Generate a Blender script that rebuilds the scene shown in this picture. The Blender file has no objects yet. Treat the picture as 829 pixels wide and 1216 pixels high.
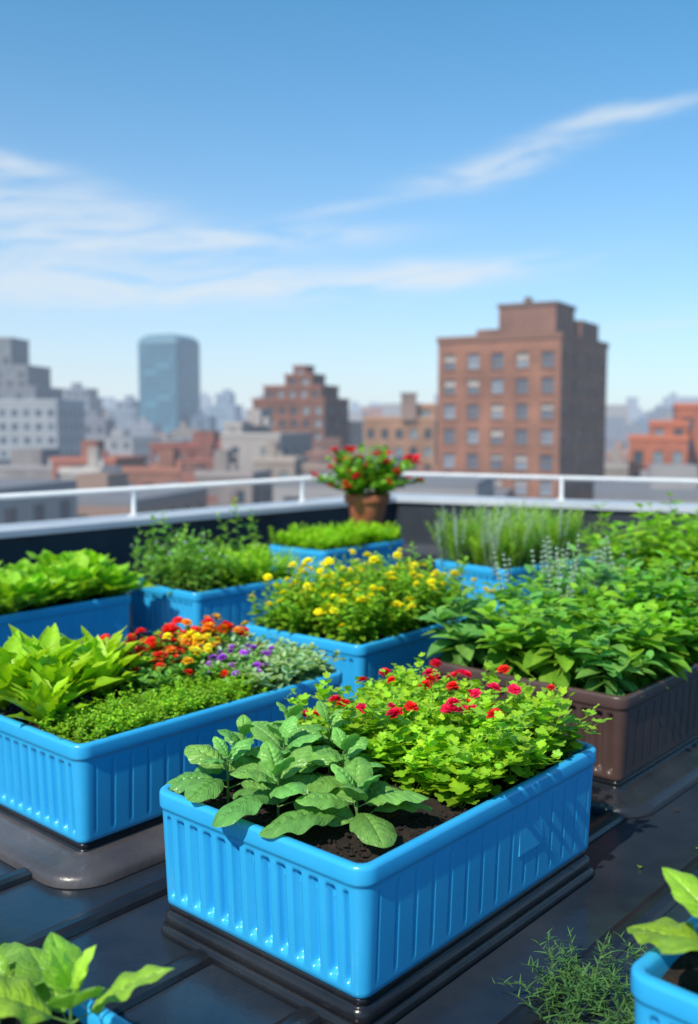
import bpy, math, random
import numpy as np
from mathutils import Vector, Matrix, noise as mnoise
random.seed(7); rnd=random.Random(11)
R=math.radians
sc=bpy.context.scene
sc.view_settings.view_transform='Standard'; sc.view_settings.look='None'; sc.view_settings.exposure=0
COL=sc.collection

# ------------------------------------------------------------------ helpers
def link(o,parent=None):
    COL.objects.link(o)
    if parent is not None: o.parent=parent
    return o
def empty(name,loc=(0,0,0),rz=0):
    e=bpy.data.objects.new(name,None); e.empty_display_size=.1
    e.location=loc; e.rotation_euler=(0,0,rz); return link(e)
def mesh_obj(name,v,f,mats,mi=None,smooth=False,parent=None):
    me=bpy.data.meshes.new(name); me.from_pydata([tuple(p) for p in v],[],f)
    for m in mats: me.materials.append(m)
    if mi is not None: me.polygons.foreach_set('material_index',mi)
    if smooth: me.polygons.foreach_set('use_smooth',[True]*len(me.polygons))
    me.update()
    o=bpy.data.objects.new(name,me); return link(o,parent)

class NT:
    def __init__(s,nt): s.nt=nt; nt.nodes.clear()
    def n(s,t,**k):
        nd=s.nt.nodes.new(t)
        for a,b in k.items(): setattr(nd,a,b)
        return nd
    def l(s,a,b): s.nt.links.new(a,b)
    def m(s,op,a,b=None,c=None,clamp=False):
        nd=s.nt.nodes.new('ShaderNodeMath'); nd.operation=op; nd.use_clamp=clamp
        for i,x in enumerate((a,b,c)):
            if x is None: continue
            if isinstance(x,(int,float)): nd.inputs[i].default_value=x
            else: s.l(x,nd.inputs[i])
        return nd.outputs[0]
def rgba(c): return (c[0],c[1],c[2],1)
HAZE=(.56,.67,.82)  # airlight colour, put into city materials as glow to imitate distance haze
def mat_basic(name,c1,c2=None,rough=.6,nscale=6,bump=0,bscale=40,metal=0,haze=0,rvar=0,spec=.5,p0=.35,p1=.65,bd=.01):
    m=bpy.data.materials.new(name); m.use_nodes=True; N=NT(m.node_tree)
    out=N.n('ShaderNodeOutputMaterial'); p=N.n('ShaderNodeBsdfPrincipled')
    p.inputs['Roughness'].default_value=rough; p.inputs['Metallic'].default_value=metal
    p.inputs['Specular IOR Level'].default_value=spec
    tc=N.n('ShaderNodeTexCoord')
    if c2 is None: c2=tuple(x*.8 for x in c1)
    ns=N.n('ShaderNodeTexNoise'); ns.inputs['Scale'].default_value=nscale; ns.inputs['Detail'].default_value=7; ns.inputs['Roughness'].default_value=.6
    N.l(tc.outputs['Object'],ns.inputs['Vector'])
    rp=N.n('ShaderNodeValToRGB'); rp.color_ramp.elements[0].position=p0; rp.color_ramp.elements[1].position=p1
    rp.color_ramp.elements[0].color=rgba(c1); rp.color_ramp.elements[1].color=rgba(c2)
    N.l(ns.outputs['Fac'],rp.inputs[0]); N.l(rp.outputs[0],p.inputs['Base Color'])
    if rvar: N.l(N.m('MULTIPLY_ADD',ns.outputs['Fac'],rvar,rough-rvar/2,clamp=True),p.inputs['Roughness'])
    if bump:
        n2=N.n('ShaderNodeTexNoise'); n2.inputs['Scale'].default_value=bscale; n2.inputs['Detail'].default_value=5
        N.l(tc.outputs['Object'],n2.inputs['Vector'])
        b=N.n('ShaderNodeBump'); b.inputs['Strength'].default_value=bump; b.inputs['Distance'].default_value=bd
        N.l(n2.outputs['Fac'],b.inputs['Height']); N.l(b.outputs[0],p.inputs['Normal'])
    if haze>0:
        e=N.n('ShaderNodeEmission'); e.inputs[0].default_value=rgba(HAZE); e.inputs[1].default_value=.95  # surface itself glows in the haze colour, standing in for airlight
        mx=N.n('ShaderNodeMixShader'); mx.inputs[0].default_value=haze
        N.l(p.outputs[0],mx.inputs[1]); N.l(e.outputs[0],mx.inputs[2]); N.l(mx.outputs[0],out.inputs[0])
    else: N.l(p.outputs[0],out.inputs[0])
    return m

def mat_brick(name,c1,c2,haze=0):
    m=bpy.data.materials.new(name); m.use_nodes=True; N=NT(m.node_tree)
    out=N.n('ShaderNodeOutputMaterial'); p=N.n('ShaderNodeBsdfPrincipled'); p.inputs['Roughness'].default_value=.9
    tc=N.n('ShaderNodeTexCoord')
    sp=N.n('ShaderNodeSeparateXYZ'); N.l(tc.outputs['Object'],sp.inputs[0])
    cb=N.n('ShaderNodeCombineXYZ'); N.l(N.m('ADD',sp.outputs[0],sp.outputs[1]),cb.inputs[0]); N.l(sp.outputs[2],cb.inputs[1])
    br=N.n('ShaderNodeTexBrick'); br.inputs['Scale'].default_value=1.6
    br.inputs['Color1'].default_value=rgba(c1); br.inputs['Color2'].default_value=rgba(c2)
    br.inputs['Mortar'].default_value=rgba([x*.7+.08 for x in c1]); N.l(cb.outputs[0],br.inputs['Vector'])
    ns=N.n('ShaderNodeTexNoise'); ns.inputs['Scale'].default_value=.25; ns.inputs['Detail'].default_value=8
    N.l(tc.outputs['Object'],ns.inputs['Vector'])
    mx=N.n('ShaderNodeMix'); mx.data_type='RGBA'; mx.blend_type='MULTIPLY'; mx.inputs[0].default_value=1
    rp=N.n('ShaderNodeValToRGB'); rp.color_ramp.elements[0].position=.3; rp.color_ramp.elements[1].position=.7
    rp.color_ramp.elements[0].color=(.6,.58,.56,1); rp.color_ramp.elements[1].color=(1.15,1.12,1.1,1)
    N.l(ns.outputs['Fac'],rp.inputs[0]); N.l(br.outputs['Color'],mx.inputs[6]); N.l(rp.outputs[0],mx.inputs[7])
    N.l(mx.outputs[2],p.inputs['Base Color'])
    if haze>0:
        e=N.n('ShaderNodeEmission'); e.inputs[0].default_value=rgba(HAZE); e.inputs[1].default_value=.95  # brick glows in the haze colour too, aerial perspective painted in
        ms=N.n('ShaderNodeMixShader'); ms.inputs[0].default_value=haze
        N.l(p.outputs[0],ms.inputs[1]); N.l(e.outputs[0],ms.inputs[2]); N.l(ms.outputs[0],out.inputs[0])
    else: N.l(p.outputs[0],out.inputs[0])
    return m

def mat_leaf(name,veins=0,trans=.4,rough=.42,bump=.25,tt=(1.35,1.3,.5)):
    m=bpy.data.materials.new(name); m.use_nodes=True; N=NT(m.node_tree)
    out=N.n('ShaderNodeOutputMaterial'); p=N.n('ShaderNodeBsdfPrincipled'); p.inputs['Roughness'].default_value=rough
    p.inputs['Specular IOR Level'].default_value=.45
    at=N.n('ShaderNodeAttribute'); at.attribute_name='Col'
    tc=N.n('ShaderNodeTexCoord'); ns=N.n('ShaderNodeTexNoise'); ns.inputs['Scale'].default_value=45; ns.inputs['Detail'].default_value=4
    N.l(tc.outputs['Object'],ns.inputs['Vector'])
    f=N.m('MULTIPLY_ADD',ns.outputs['Fac'],.7,.66)
    col=N.n('ShaderNodeVectorMath'); col.operation='SCALE'; N.l(at.outputs['Color'],col.inputs[0]); N.l(f,col.inputs['Scale'])
    c=col.outputs[0]
    h=ns.outputs['Fac']
    if veins:
        uv=N.n('ShaderNodeUVMap'); uv.uv_map='UVMap'; s=N.n('ShaderNodeSeparateXYZ'); N.l(uv.outputs[0],s.inputs[0])
        au=N.m('ABSOLUTE',N.m('MULTIPLY_ADD',s.outputs[0],2,-1))
        mid=N.m('SUBTRACT',1,N.m('MULTIPLY',au,14),clamp=True)
        w=N.m('SUBTRACT',N.m('MULTIPLY',s.outputs[1],7.0),N.m('MULTIPLY',N.m('POWER',au,1.3),1.9))
        fr=N.m('ABSOLUTE',N.m('SUBTRACT',N.m('FRACT',w),.5))
        side=N.m('SUBTRACT',1,N.m('MULTIPLY',fr,9),clamp=True)
        v=N.m('MAXIMUM',mid,N.m('MULTIPLY',side,.6))
        vo=N.n('ShaderNodeTexVoronoi'); vo.inputs['Scale'].default_value=130; N.l(tc.outputs['Object'],vo.inputs['Vector'])
        mx=N.n('ShaderNodeMix'); mx.data_type='RGBA'; N.l(N.m('MULTIPLY',v,veins),mx.inputs[0])
        br=N.n('ShaderNodeVectorMath'); br.operation='MULTIPLY_ADD'; N.l(c,br.inputs[0]); br.inputs[1].default_value=(1.5,1.3,1.4); br.inputs[2].default_value=(.06,.10,.02)
        N.l(c,mx.inputs[6]); N.l(br.outputs[0],mx.inputs[7]); c=mx.outputs[2]
        h=N.m('SUBTRACT',N.m('MULTIPLY_ADD',vo.outputs['Distance'],-.5,N.m('MULTIPLY',ns.outputs['Fac'],.5)),v)
    b=N.n('ShaderNodeBump'); b.inputs['Strength'].default_value=bump; b.inputs['Distance'].default_value=.003
    N.l(h,b.inputs['Height']); N.l(b.outputs[0],p.inputs['Normal'])
    N.l(c,p.inputs['Base Color'])
    t=N.n('ShaderNodeBsdfTranslucent')
    tcn=N.n('ShaderNodeVectorMath'); tcn.operation='MULTIPLY'; N.l(c,tcn.inputs[0]); tcn.inputs[1].default_value=tt
    N.l(tcn.outputs[0],t.inputs[0])
    ms=N.n('ShaderNodeMixShader'); ms.inputs[0].default_value=trans
    N.l(p.outputs[0],ms.inputs[1]); N.l(t.outputs[0],ms.inputs[2]); N.l(ms.outputs[0],out.inputs[0])
    return m

M_leaf=mat_leaf('leaf_green'); M_big=mat_leaf('leaf_veined',veins=.5,bump=.8,trans=.28,rough=.36)
M_petal=mat_leaf('petal',trans=.3,rough=.6,bump=.1,tt=(1,1,1))

# ------------------------------------------------------------------ leaf templates
def grid_leaf(nu,nv,wf,droop=.15,fold=.3,wave=0,puff=0,dome=0):
    V=[];F=[];U=[];T=[]
    for j in range(nv+1):
        t=j/nv; w=wf(t)
        for i in range(nu+1):
            s=-1+2*i/nu
            z=fold*abs(s)*w-droop*t*t-dome*s*s*w
            z+=wave*math.sin(t*19+(1.5 if s>0 else 0))*abs(s)**2*w
            if puff: z+=puff*w*abs(math.sin((t*7-abs(s)**1.3*1.9)*math.pi))*(1-abs(s)**3)*(abs(s)>0.05)
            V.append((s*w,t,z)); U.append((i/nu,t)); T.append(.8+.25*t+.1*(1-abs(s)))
    for j in range(nv):
        for i in range(nu):
            a=j*(nu+1)+i; F.append((a,a+1,a+nu+2,a+nu+1))
    return V,F,U,T
def fan_leaf(n,rf,cup=.15,cy=.45):
    V=[(0,cy,0)];U=[(.5,.5)];T=[1.08];F=[]
    for i in range(n):
        th=2*math.pi*i/n-math.pi/2
        r=rf(th)
        V.append((r*math.cos(th),cy+r*math.sin(th),cup*r*r*4*.25+ .03*math.sin(3*th)))
        U.append((.5+.5*math.cos(th),.5+.5*math.sin(th))); T.append(.9)
    V[1]=(0,0,0)
    for i in range(n): F.append((0,1+i,1+(i+1)%n))
    return V,F,U,T
ov=lambda wm,e=.8:(lambda t: wm*max(0,math.sin(math.pi*min(1,t**e)))**.85+.004)
spoon=lambda wm:(lambda t: wm*max(0,math.sin(math.pi*min(1,t**1.0)))**.66*(.85+.25*t)*(1 if t>.02 else .1)+.004)
TP={}
TP['big']=grid_leaf(16,30,spoon(.36),.30,.26,.09,.17,.40)
TP['bigflat']=grid_leaf(12,22,ov(.33,.85),.20,.28,.10,.09,.2)
TP['ov']=grid_leaf(4,6,ov(.29,.85),.22,.35,.1)
TP['ovs']=grid_leaf(2,4,ov(.30,.85),.18,.35)
TP['lance']=grid_leaf(4,9,ov(.15,1.05),.25,.5,.35)
TP['lett']=grid_leaf(6,10,lambda t:.05+.17*math.sin(math.pi*min(1,t**1.4*.93))**.9 if t<1 else .02,.28,.45,.45)
TP['blade']=grid_leaf(2,5,lambda t:.02*(1-t**2)+.002,.2,.4)
TP['needle']=grid_leaf(1,2,lambda t:.07*(1-t)+.01,.1,0)
TP['lobed']=fan_leaf(20,lambda th:.48*(.66+.34*abs(math.cos(2.5*(th-math.pi/2)))**.7),.3)
TP['round']=fan_leaf(10,lambda th:.44*(1+.06*math.cos(4*th)),.4)
def tube(n=4,m=3):
    V=[];F=[];U=[];T=[]
    for j in range(m+1):
        t=j/m
        for i in range(n):
            a=2*math.pi*i/n; r=1-.45*t
            V.append((r*math.cos(a),t,r*math.sin(a))); U.append((i/n,t)); T.append(1)
    for j in range(m):
        for i in range(n):
            F.append((j*n+i,j*n+(i+1)%n,(j+1)*n+(i+1)%n,(j+1)*n+i))
    return V,F,U,T
TP['stem']=tube()
def merge(parts):
    V=[];F=[];U=[];T=[]
    for (v,f,u,t,Mx,k) in parts:
        o=len(V); V+= [tuple(Mx@Vector(p)) for p in v]; F+=[tuple(o+i for i in q) for q in f]; U+=u; T+=[x*k for x in t]
    return V,F,U,T
def flower(layers,pet,seed=1):
    r=random.Random(seed); P=[]
    for (n,pitch,s,k) in layers:
        for i in range(n):
            a=2*math.pi*i/n+r.uniform(-.2,.2)+pitch
            Mx=Matrix.Rotation(a,4,'Z')@Matrix.Rotation(pitch+r.uniform(-.15,.15),4,'X')@Matrix.Scale(s,4)
            v,f,u,t=pet; P.append((v,f,u,t,Mx,k))
    return merge(P)
pet=grid_leaf(2,3,lambda t:.34*math.sin(math.pi*(t*.75+.1))+.01,.1,.2)
TP['pompon']=flower([(9,.05,.5,.9),(8,.5,.42,1.05),(6,.95,.34,1.2),(3,1.3,.24,1.25)],pet)
TP['spike']=flower([(5,.6,.35,1),(5,.9,.4,1.1)],pet)

class Fol:
    def __init__(s): s.d={}
    def add(s,t,pos,az,pitch,roll,scale,col):
        if not isinstance(scale,(tuple,list)): scale=(scale,)*3
        s.d.setdefault(t,[]).append((*pos,az,pitch,roll,*scale,*col))
    def stem(s,p0,p1,r,col):
        d=Vector(p1)-Vector(p0); L=d.length
        if L<1e-5: return
        az=math.atan2(-d.x,d.y); pitch=math.asin(max(-1,min(1,d.z/L)))
        s.add('stem',p0,az,pitch,0,(r,L,r),col)
    def build(s,name,mats,petals=('pompon','spike')):
        Vs=[];Fi=[];Fn=[];Us=[];Cs=[];MI=[];off=0
        for t,ins in s.d.items():
            v,f,u,tn=TP[t]; v=np.array(v);u=np.array(u);tn=np.array(tn); A=np.array(ins); n=len(A); k=len(v)
            az,pi,ro=A[:,3],A[:,4],A[:,5]
            P=v[None]*A[:,None,6:9]
            x,y,z=P[...,0],P[...,1],P[...,2]
            c,sn=np.cos(ro)[:,None],np.sin(ro)[:,None]; x,z=c*x+sn*z,-sn*x+c*z
            c,sn=np.cos(pi)[:,None],np.sin(pi)[:,None]; y,z=c*y-sn*z,sn*y+c*z
            c,sn=np.cos(az)[:,None],np.sin(az)[:,None]; x,y=c*x-sn*y,sn*x+c*y
            P=np.stack([x,y,z],-1)+A[:,None,0:3]
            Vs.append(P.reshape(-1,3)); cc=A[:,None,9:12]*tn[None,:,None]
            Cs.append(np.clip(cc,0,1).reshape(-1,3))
            fl=len(f[0]); f=np.array(f); FF=(f[None]+(off+np.arange(n)*k)[:,None,None]).reshape(-1,fl)
            Fi.append(FF.ravel()); Fn.append(np.full(len(FF),fl)); 
            Us.append(np.tile(u,(n,1))[(FF-off).ravel()])
            MI.append(np.full(len(FF),1 if t in petals else 0)); off+=n*k
        V=np.concatenate(Vs);I=np.concatenate(Fi).astype(np.int32);Fn=np.concatenate(Fn).astype(np.int32)
        me=bpy.data.meshes.new(name); me.vertices.add(len(V)); me.vertices.foreach_set('co',V.ravel())
        me.loops.add(len(I)); me.loops.foreach_set('vertex_index',I)
        me.polygons.add(len(Fn)); st=np.concatenate([[0],np.cumsum(Fn)[:-1]]).astype(np.int32)
        me.polygons.foreach_set('loop_start',st); 
        me.update(calc_edges=True)
        for m in mats: me.materials.append(m)
        me.polygons.foreach_set('material_index',np.concatenate(MI).astype(np.int32))
        me.polygons.foreach_set('use_smooth',np.ones(len(Fn),dtype=bool))
        ul=me.uv_layers.new(name='UVMap'); ul.data.foreach_set('uv',np.concatenate(Us).ravel())
        C=np.concatenate(Cs); C=np.concatenate([C,np.ones((len(C),1))],1)
        ca=me.color_attributes.new('Col','FLOAT_COLOR','POINT'); ca.data.foreach_set('color',C.ravel())
        me.validate(); o=bpy.data.objects.new(name,me); return link(o)

U=rnd.uniform
def jc(c,j=.18,hue=.12):
    k=1+U(-j,j); h=U(-hue,hue); return (c[0]*k*(1+h*1.5),c[1]*k,c[2]*k*(1-h))
def shoot(fb,base,az,lean,L,n,ls,t,col,p0=-.1,p1=.8,start=.25,sr=.002,scol=None,pairs=False,tip=.5,jit=.3,curve=.5,mid=.6):
    scol=scol or (col[0]*.8,col[1]*.75,col[2])
    def P(q):
        l=lean*(1-curve/2+curve*q)
        return (base[0]-math.sin(az)*math.sin(l)*L*q, base[1]+math.cos(az)*math.sin(l)*L*q, base[2]+math.cos(l)*L*q)
    prev=P(0)
    for k in range(1,4):
        q=P(k/3); fb.stem(prev,q,sr*(1.2-k*.2),scol); prev=q
    a0=U(0,6.28)
    for i in range(n):
        q=start+(1-start)*(i/(max(1,n-1)))
        if pairs: aa=a0+(i//2)*math.pi/2+(i%2)*math.pi; q=start+(1-start)*((i//2)/max(1,(n-1)//2))
        else: aa=a0+i*2.4
        sz=ls*(mid+(1-mid)*math.sin(math.pi*min(1,q*1.1))) if q<.7 else ls*(1-(q-.7)/.3*(1-tip))
        sz*=U(.8,1.2)
        f=(q-start)/(1-start+1e-6)
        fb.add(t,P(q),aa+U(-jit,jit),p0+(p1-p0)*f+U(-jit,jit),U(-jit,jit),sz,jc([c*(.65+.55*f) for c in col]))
    return P(1)

# ------------------------------------------------------------------ materials
M_blue=mat_basic('blue_plastic',(.028,.37,.73),(.036,.41,.77),rough=.23,nscale=3,bump=.045,bscale=240,rvar=.14,spec=.6)
M_brown=mat_basic('brown_plastic',(.065,.038,.034),(.092,.056,.05),rough=.33,nscale=3,bump=.05,bscale=260,rvar=.15)
M_black=mat_basic('black_plastic',(.010,.011,.014),(.018,.019,.023),rough=.25,nscale=5,bump=.08,bscale=120,rvar=.2)
M_soil=mat_basic('soil',(.008,.005,.004),(.030,.017,.011),rough=.95,nscale=60,bump=1,bscale=120)
M_roof=mat_basic('roof_membrane',(.010,.016,.026),(.030,.038,.052),rough=.22,nscale=2.3,bump=.2,bscale=14,rvar=.4,p0=.3,p1=.72)
M_pad=mat_basic('rubber_pad',(.05,.047,.052),(.085,.078,.082),rough=.3,nscale=4,bump=.15,bscale=60,rvar=.3)
M_padk=mat_basic('black_rubber_pad',(.016,.018,.023),(.03,.032,.038),rough=.3,nscale=4,bump=.15,bscale=60,rvar=.3)
M_coping=mat_basic('coping_metal',(.42,.46,.51),(.52,.55,.59),rough=.45,nscale=1.2,rvar=.2)
M_pwall=mat_basic('parapet_membrane',(.014,.020,.030),(.03,.038,.052),rough=.5,nscale=2,bump=.2)
M_rail=mat_basic('white_paint',(.72,.73,.74),(.78,.79,.8),rough=.35)
M_terra=mat_basic('terracotta',(.40,.11,.05),(.48,.16,.08),rough=.8,nscale=8,bump=.2,bscale=80)

# ------------------------------------------------------------------ planters
def rrect(L,W,r,ds,nc=8):
    pts=[]
    def side(x0,y0,dx,dy,ln,nx,ny,sid):
        n=max(2,int(ln/ds))
        for i in range(n): 
            s=ln*i/n; pts.append((x0+dx*s,y0+dy*s,nx,ny,sid,s+r,ln+2*r))
    def corner(cx,cy,a0):
        for i in range(nc):
            a=a0+math.pi/2*i/nc; pts.append((cx+r*math.cos(a),cy+r*math.sin(a),math.cos(a),math.sin(a),-1,0,1))
    x,y=L/2,W/2
    side(-x+r,-y,1,0,L-2*r,0,-1,0); corner(x-r,-y+r,-math.pi/2)
    side(x,-y+r,0,1,W-2*r,1,0,1); corner(x-r,y-r,0)
    side(x-r,y,-1,0,L-2*r,0,1,0); corner(-x+r,y-r,math.pi/2)
    side(-x,y-r,0,-1,W-2*r,-1,0,1); corner(-x+r,-y+r,math.pi)
    return pts
def ss(x): x=max(0,min(1,x)); return x*x*(3-2*x)
def shell(name,L,W,prof,ds,mat,parent,r=.045,ribs=True,zr=(.022,.238),z0=0):
    pts=rrect(L,W,r,ds); n=len(pts); V=[]
    for (o,z,rb) in prof:
        for (x,y,nx,ny,sid,s,ln) in pts:
            d=o
            if ribs and rb and sid>=0:
                m=.06 if sid==0 else .05
                if m<s<ln-m:
                    p0=.066 if sid==0 else .050
                    k=round((ln-2*m)/p0); ph=((s-m)/(ln-2*m)*k)%1; q=abs(ph-.5)*2
                    if sid==0: g=ss((q-.84)/.13); dep=.0046
                    else: g=ss((q-.44)/.16); dep=.023
                    e=ss((z-zr[0])/.018)*ss((zr[1]-z)/.012)
                    d-=dep*g*e
            V.append((x+nx*d,y+ny*d,z+z0))
    F=[]
    for j in range(len(prof)-1):
        for i in range(n):
            F.append((j*n+i,j*n+(i+1)%n,(j+1)*n+(i+1)%n,(j+1)*n+i))
    return mesh_obj(name,V,F,[mat],smooth=True,parent=parent)
def soil(L,W,z,parent,n=.02,amp=.012):
    nx=int(L/n);ny=int(W/n);V=[];F=[]
    for j in range(ny+1):
        for i in range(nx+1):
            x=-L/2+L*i/nx;y=-W/2+W*j/ny
            V.append((x,y,z+amp*mnoise.noise(Vector((x*9,y*9,z*77)))+amp*.8*mnoise.noise(Vector((x*40,y*40,3)))))
    for j in range(ny):
        for i in range(nx):
            a=j*(nx+1)+i;F.append((a,a+1,a+nx+2,a+nx+1))
    r=random.Random(5)
    for k in range(int(L*W*2600)):
        cx,cy=r.uniform(-L/2+.02,L/2-.02),r.uniform(-W/2+.02,W/2-.02);s=r.uniform(.0025,.009);o=len(V)
        cz=z+.004
        for d in ((1,0,0),(-1,0,0),(0,1,0),(0,-1,0),(0,0,1),(0,0,-1)):
            V.append((cx+d[0]*s*r.uniform(.6,1.2),cy+d[1]*s*r.uniform(.6,1.2),cz+d[2]*s*r.uniform(.5,1)))
        for f in ((0,2,4),(2,1,4),(1,3,4),(3,0,4),(2,0,5),(1,2,5),(3,1,5),(0,3,5)): F.append(tuple(o+q for q in f))
    return mesh_obj('soil',V,F,[M_soil],smooth=False,parent=parent)

class Bed: pass
def planter(Fc,ang,L,W,mat=M_blue,ds=.008,name='planter_box',ztop=.38,pad=.0,plate=False,zbase=0,padm=None):
    e1=(math.cos(R(ang)),math.sin(R(ang))); e2=(-e1[1],e1[0])
    c=(Fc[0]+e1[0]*L/2+e2[0]*W/2, Fc[1]+e1[1]*L/2+e2[1]*W/2)
    E=empty(name,(c[0],c[1],zbase),R(ang)); h=.30
    z0=ztop-h-zbase
    zs=[.004,.014,.022,.026,.030,.034,.037,.041,.05,.08,.12,.16,.2,.222,.226,.230,.234,.238,.245]
    prof=[(-.028,0.0,0),(-.022,.001,0)]+[(-.017+.010*z/.25,z,1) for z in zs]
    prof+=[(-.0065,.251,0),(-.004,.2535,0),(-.001,.257,0),(0,.262,0),(0,.289,0),(-.001,.294,0),(-.004,.298,0),(-.008,.2998,0),(-.014,.3,0),(-.020,.2995,0),(-.023,.297,0),(-.0255,.292,0),(-.027,.28,0),(-.029,.20,0)]
    shell('body',L,W,prof,ds,mat,E,z0=z0)
    tp=[(-.06,z0+.0015),(-.032,z0+.0015),(-.024,z0-.003),(-.021,z0-.014),(-.026,z0-.018),(-.020,z0-.023),(-.012,z0-.028),(-.010,z0-.05),(-.016,z0-.056),(-.002,z0-.060),(0,z0-.064),(.002,.006),(.0,.002)]
    tp=[(o,max(z,.002+.0005*i)) for i,(o,z) in enumerate(reversed(tp))]
    shell('base_tray',L,W,[(o,z,0) for o,z in tp],.05,M_black,E,ribs=False)
    soil(L-.05,W-.05,ztop-zbase-.036,E,n=.02 if ds<.01 else .04)
    if pad:
        pp=[(pad,.003),(pad-.003,.02),(pad-.012,.032),(pad-.03,.04),(pad-.075,.045),(pad-.085,.052),(pad-.12,.056),(-.2,.056)]
        shell('support_pad',L,W,[(o,z,0) for o,z in pp],.05,padm or M_pad,E,ribs=False)
    if plate:
        V=[];x0,x1,za,zb=.10,.22,z0+.11,z0+.19
        yb=-W/2+.0108
        P=[(x0,za),(x1,za),(x1,zb),(x0,zb)]
        for (x,z) in P: V.append((x,yb+.002,z))
        for (x,z) in ((x0+.003,za+.003),(x1-.003,za+.003),(x1-.003,zb-.003),(x0+.003,zb-.003)): V.append((x,yb-.001,z))
        Fs=[(4,5,6,7)]+[(i,(i+1)%4,4+(i+1)%4,4+i) for i in range(4)]
        mesh_obj('label_plate',V,Fs,[mat],parent=E)
    b=Bed(); b.F=Fc;b.e1=e1;b.e2=e2;b.L=L;b.W=W;b.z=ztop-.036
    b.p=lambda a,w,dz=0:(Fc[0]+e1[0]*a+e2[0]*w,Fc[1]+e1[1]*a+e2[1]*w,b.z-.005+dz)
    return b

B1=planter((.03,1.944),48.8,1.05,.70,ds=.0035,plate=True)
B2=planter((-.768,2.713),48.5,1.15,.75,ds=.0045,pad=.10)
B3=planter((.917,3.205),49,1.35,.83,mat=M_brown,ds=.006,pad=.10,padm=M_padk)
B4=planter((.046,3.966),50,.95,.70)
B5=planter((-.823,5.21),47,.85,.65,ds=.008)
B6=planter((-1.85,4.37),50,1.09,.70,ds=.008)
B7=planter((-.176,6.92),49,.95,.58,ds=.01)
B8=planter((.963,6.05),41,1.0,.62,ds=.01)
B9=planter((1.80,5.05),47,1.1,.70,ds=.01)
B10=planter((-.70,1.10),49.5,.58,.45,ds=.005,ztop=.29)
B11=planter((.44+.75*.6,1.56-.66*.6),46,.8,.6,ds=.005)

# ------------------------------------------------------------------ plants
LIME=(.34,.60,.03); MID=(.14,.38,.035); BAS=(.18,.43,.09)
def basil(b,a,w,H=.15,ls=.125,name='basil_plant',col=BAS,n=12,t='big',p0=.12,p1=1.15,a0=None):
    fb=Fol(); base=b.p(a,w)
    a0=U(0,3.14) if a0 is None else a0
    tiers=n//2
    for i in range(tiers):
        q=i/(tiers-1)
        z=H*(.30+.70*q); 
        pos=(base[0]+U(-.004,.004),base[1]+U(-.004,.004),base[2]+z)
        for k in range(2):
            aa=a0+i*1.45+k*math.pi+U(-.25,.25)
            s=ls*(1.05-.55*q**1.6)*U(.88,1.1)
            pet=s*.25*(1-q)+.004
            pit=p0+(p1-p0)*q**1.4+U(-.15,.15)
            p2=(pos[0]-math.sin(aa)*pet,pos[1]+math.cos(aa)*pet,pos[2]+pet*.5)
            fb.stem(pos,p2,.0022,(.2,.38,.1))
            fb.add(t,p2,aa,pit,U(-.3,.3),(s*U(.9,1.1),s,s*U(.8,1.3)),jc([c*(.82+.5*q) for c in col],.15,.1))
    fb.stem(base,(base[0],base[1],base[2]+H),.004,(.16,.32,.08))
    return fb.build(name,[M_big,M_petal])
for a,w,h,l in ((.13,.56,.12,.125),(.14,.39,.11,.15),(.20,.19,.10,.155),(.31,.33,.14,.13),(.27,.50,.14,.13),(.39,.60,.15,.115),(.40,.46,.17,.11),(.25,.63,.13,.11)):
    basil(B1,a,w,h,l,n=10)

def cluster(name,b,pts,mk,mats=None):
    fb=Fol()
    for (a,w) in pts: mk(fb,b.p(a,w),a,w)
    return fb.build(name,mats or [M_leaf,M_petal])
def region(a0,a1,w0,w1,sp,j=.4):
    P=[];na=max(1,int((a1-a0)/sp));nw=max(1,int((w1-w0)/sp))
    for i in range(na+1):
        for k in range(nw+1):
            P.append((a0+(a1-a0)*i/na+U(-j,j)*sp,w0+(w1-w0)*k/nw+U(-j,j)*sp))
    return P
def mk_lime(fb,base,a,w):
    e=min(1,min(a-.36,1.05-a,w,.70-w)/.14+.45)
    lump=1+.28*mnoise.noise(Vector((a*7,w*7,2)))
    H=(.09+.10*max(.2,e))*U(.65,1.2)*lump
    cc=[c*(1+.35*mnoise.noise(Vector((a*9,w*9,5)))) for c in LIME]
    for k in range(3):
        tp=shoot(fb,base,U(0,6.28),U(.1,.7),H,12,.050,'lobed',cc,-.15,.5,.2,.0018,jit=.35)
    if rnd.random()<.24:
        tp=(base[0]+U(-.03,.03),base[1]+U(-.03,.03),base[2]+H*1.08+.016)
        fb.stem((base[0],base[1],base[2]+H*.5),tp,.0013,(.2,.3,.05))
        for q in range(rnd.choice((1,1,2,3))): fb.add('pompon',(tp[0]+U(-.012,.012)*q,tp[1]+U(-.012,.012)*q,tp[2]),U(0,6),U(-.6,.2),U(-.4,.4),U(.026,.048),jc((.85,.015,.10) if rnd.random()<.6 else (.75,.02,.01),.15,.0))
cluster('red_flowering_herb_bed',B1,region(.47,.98,.08,.64,.05),mk_lime)

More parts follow.
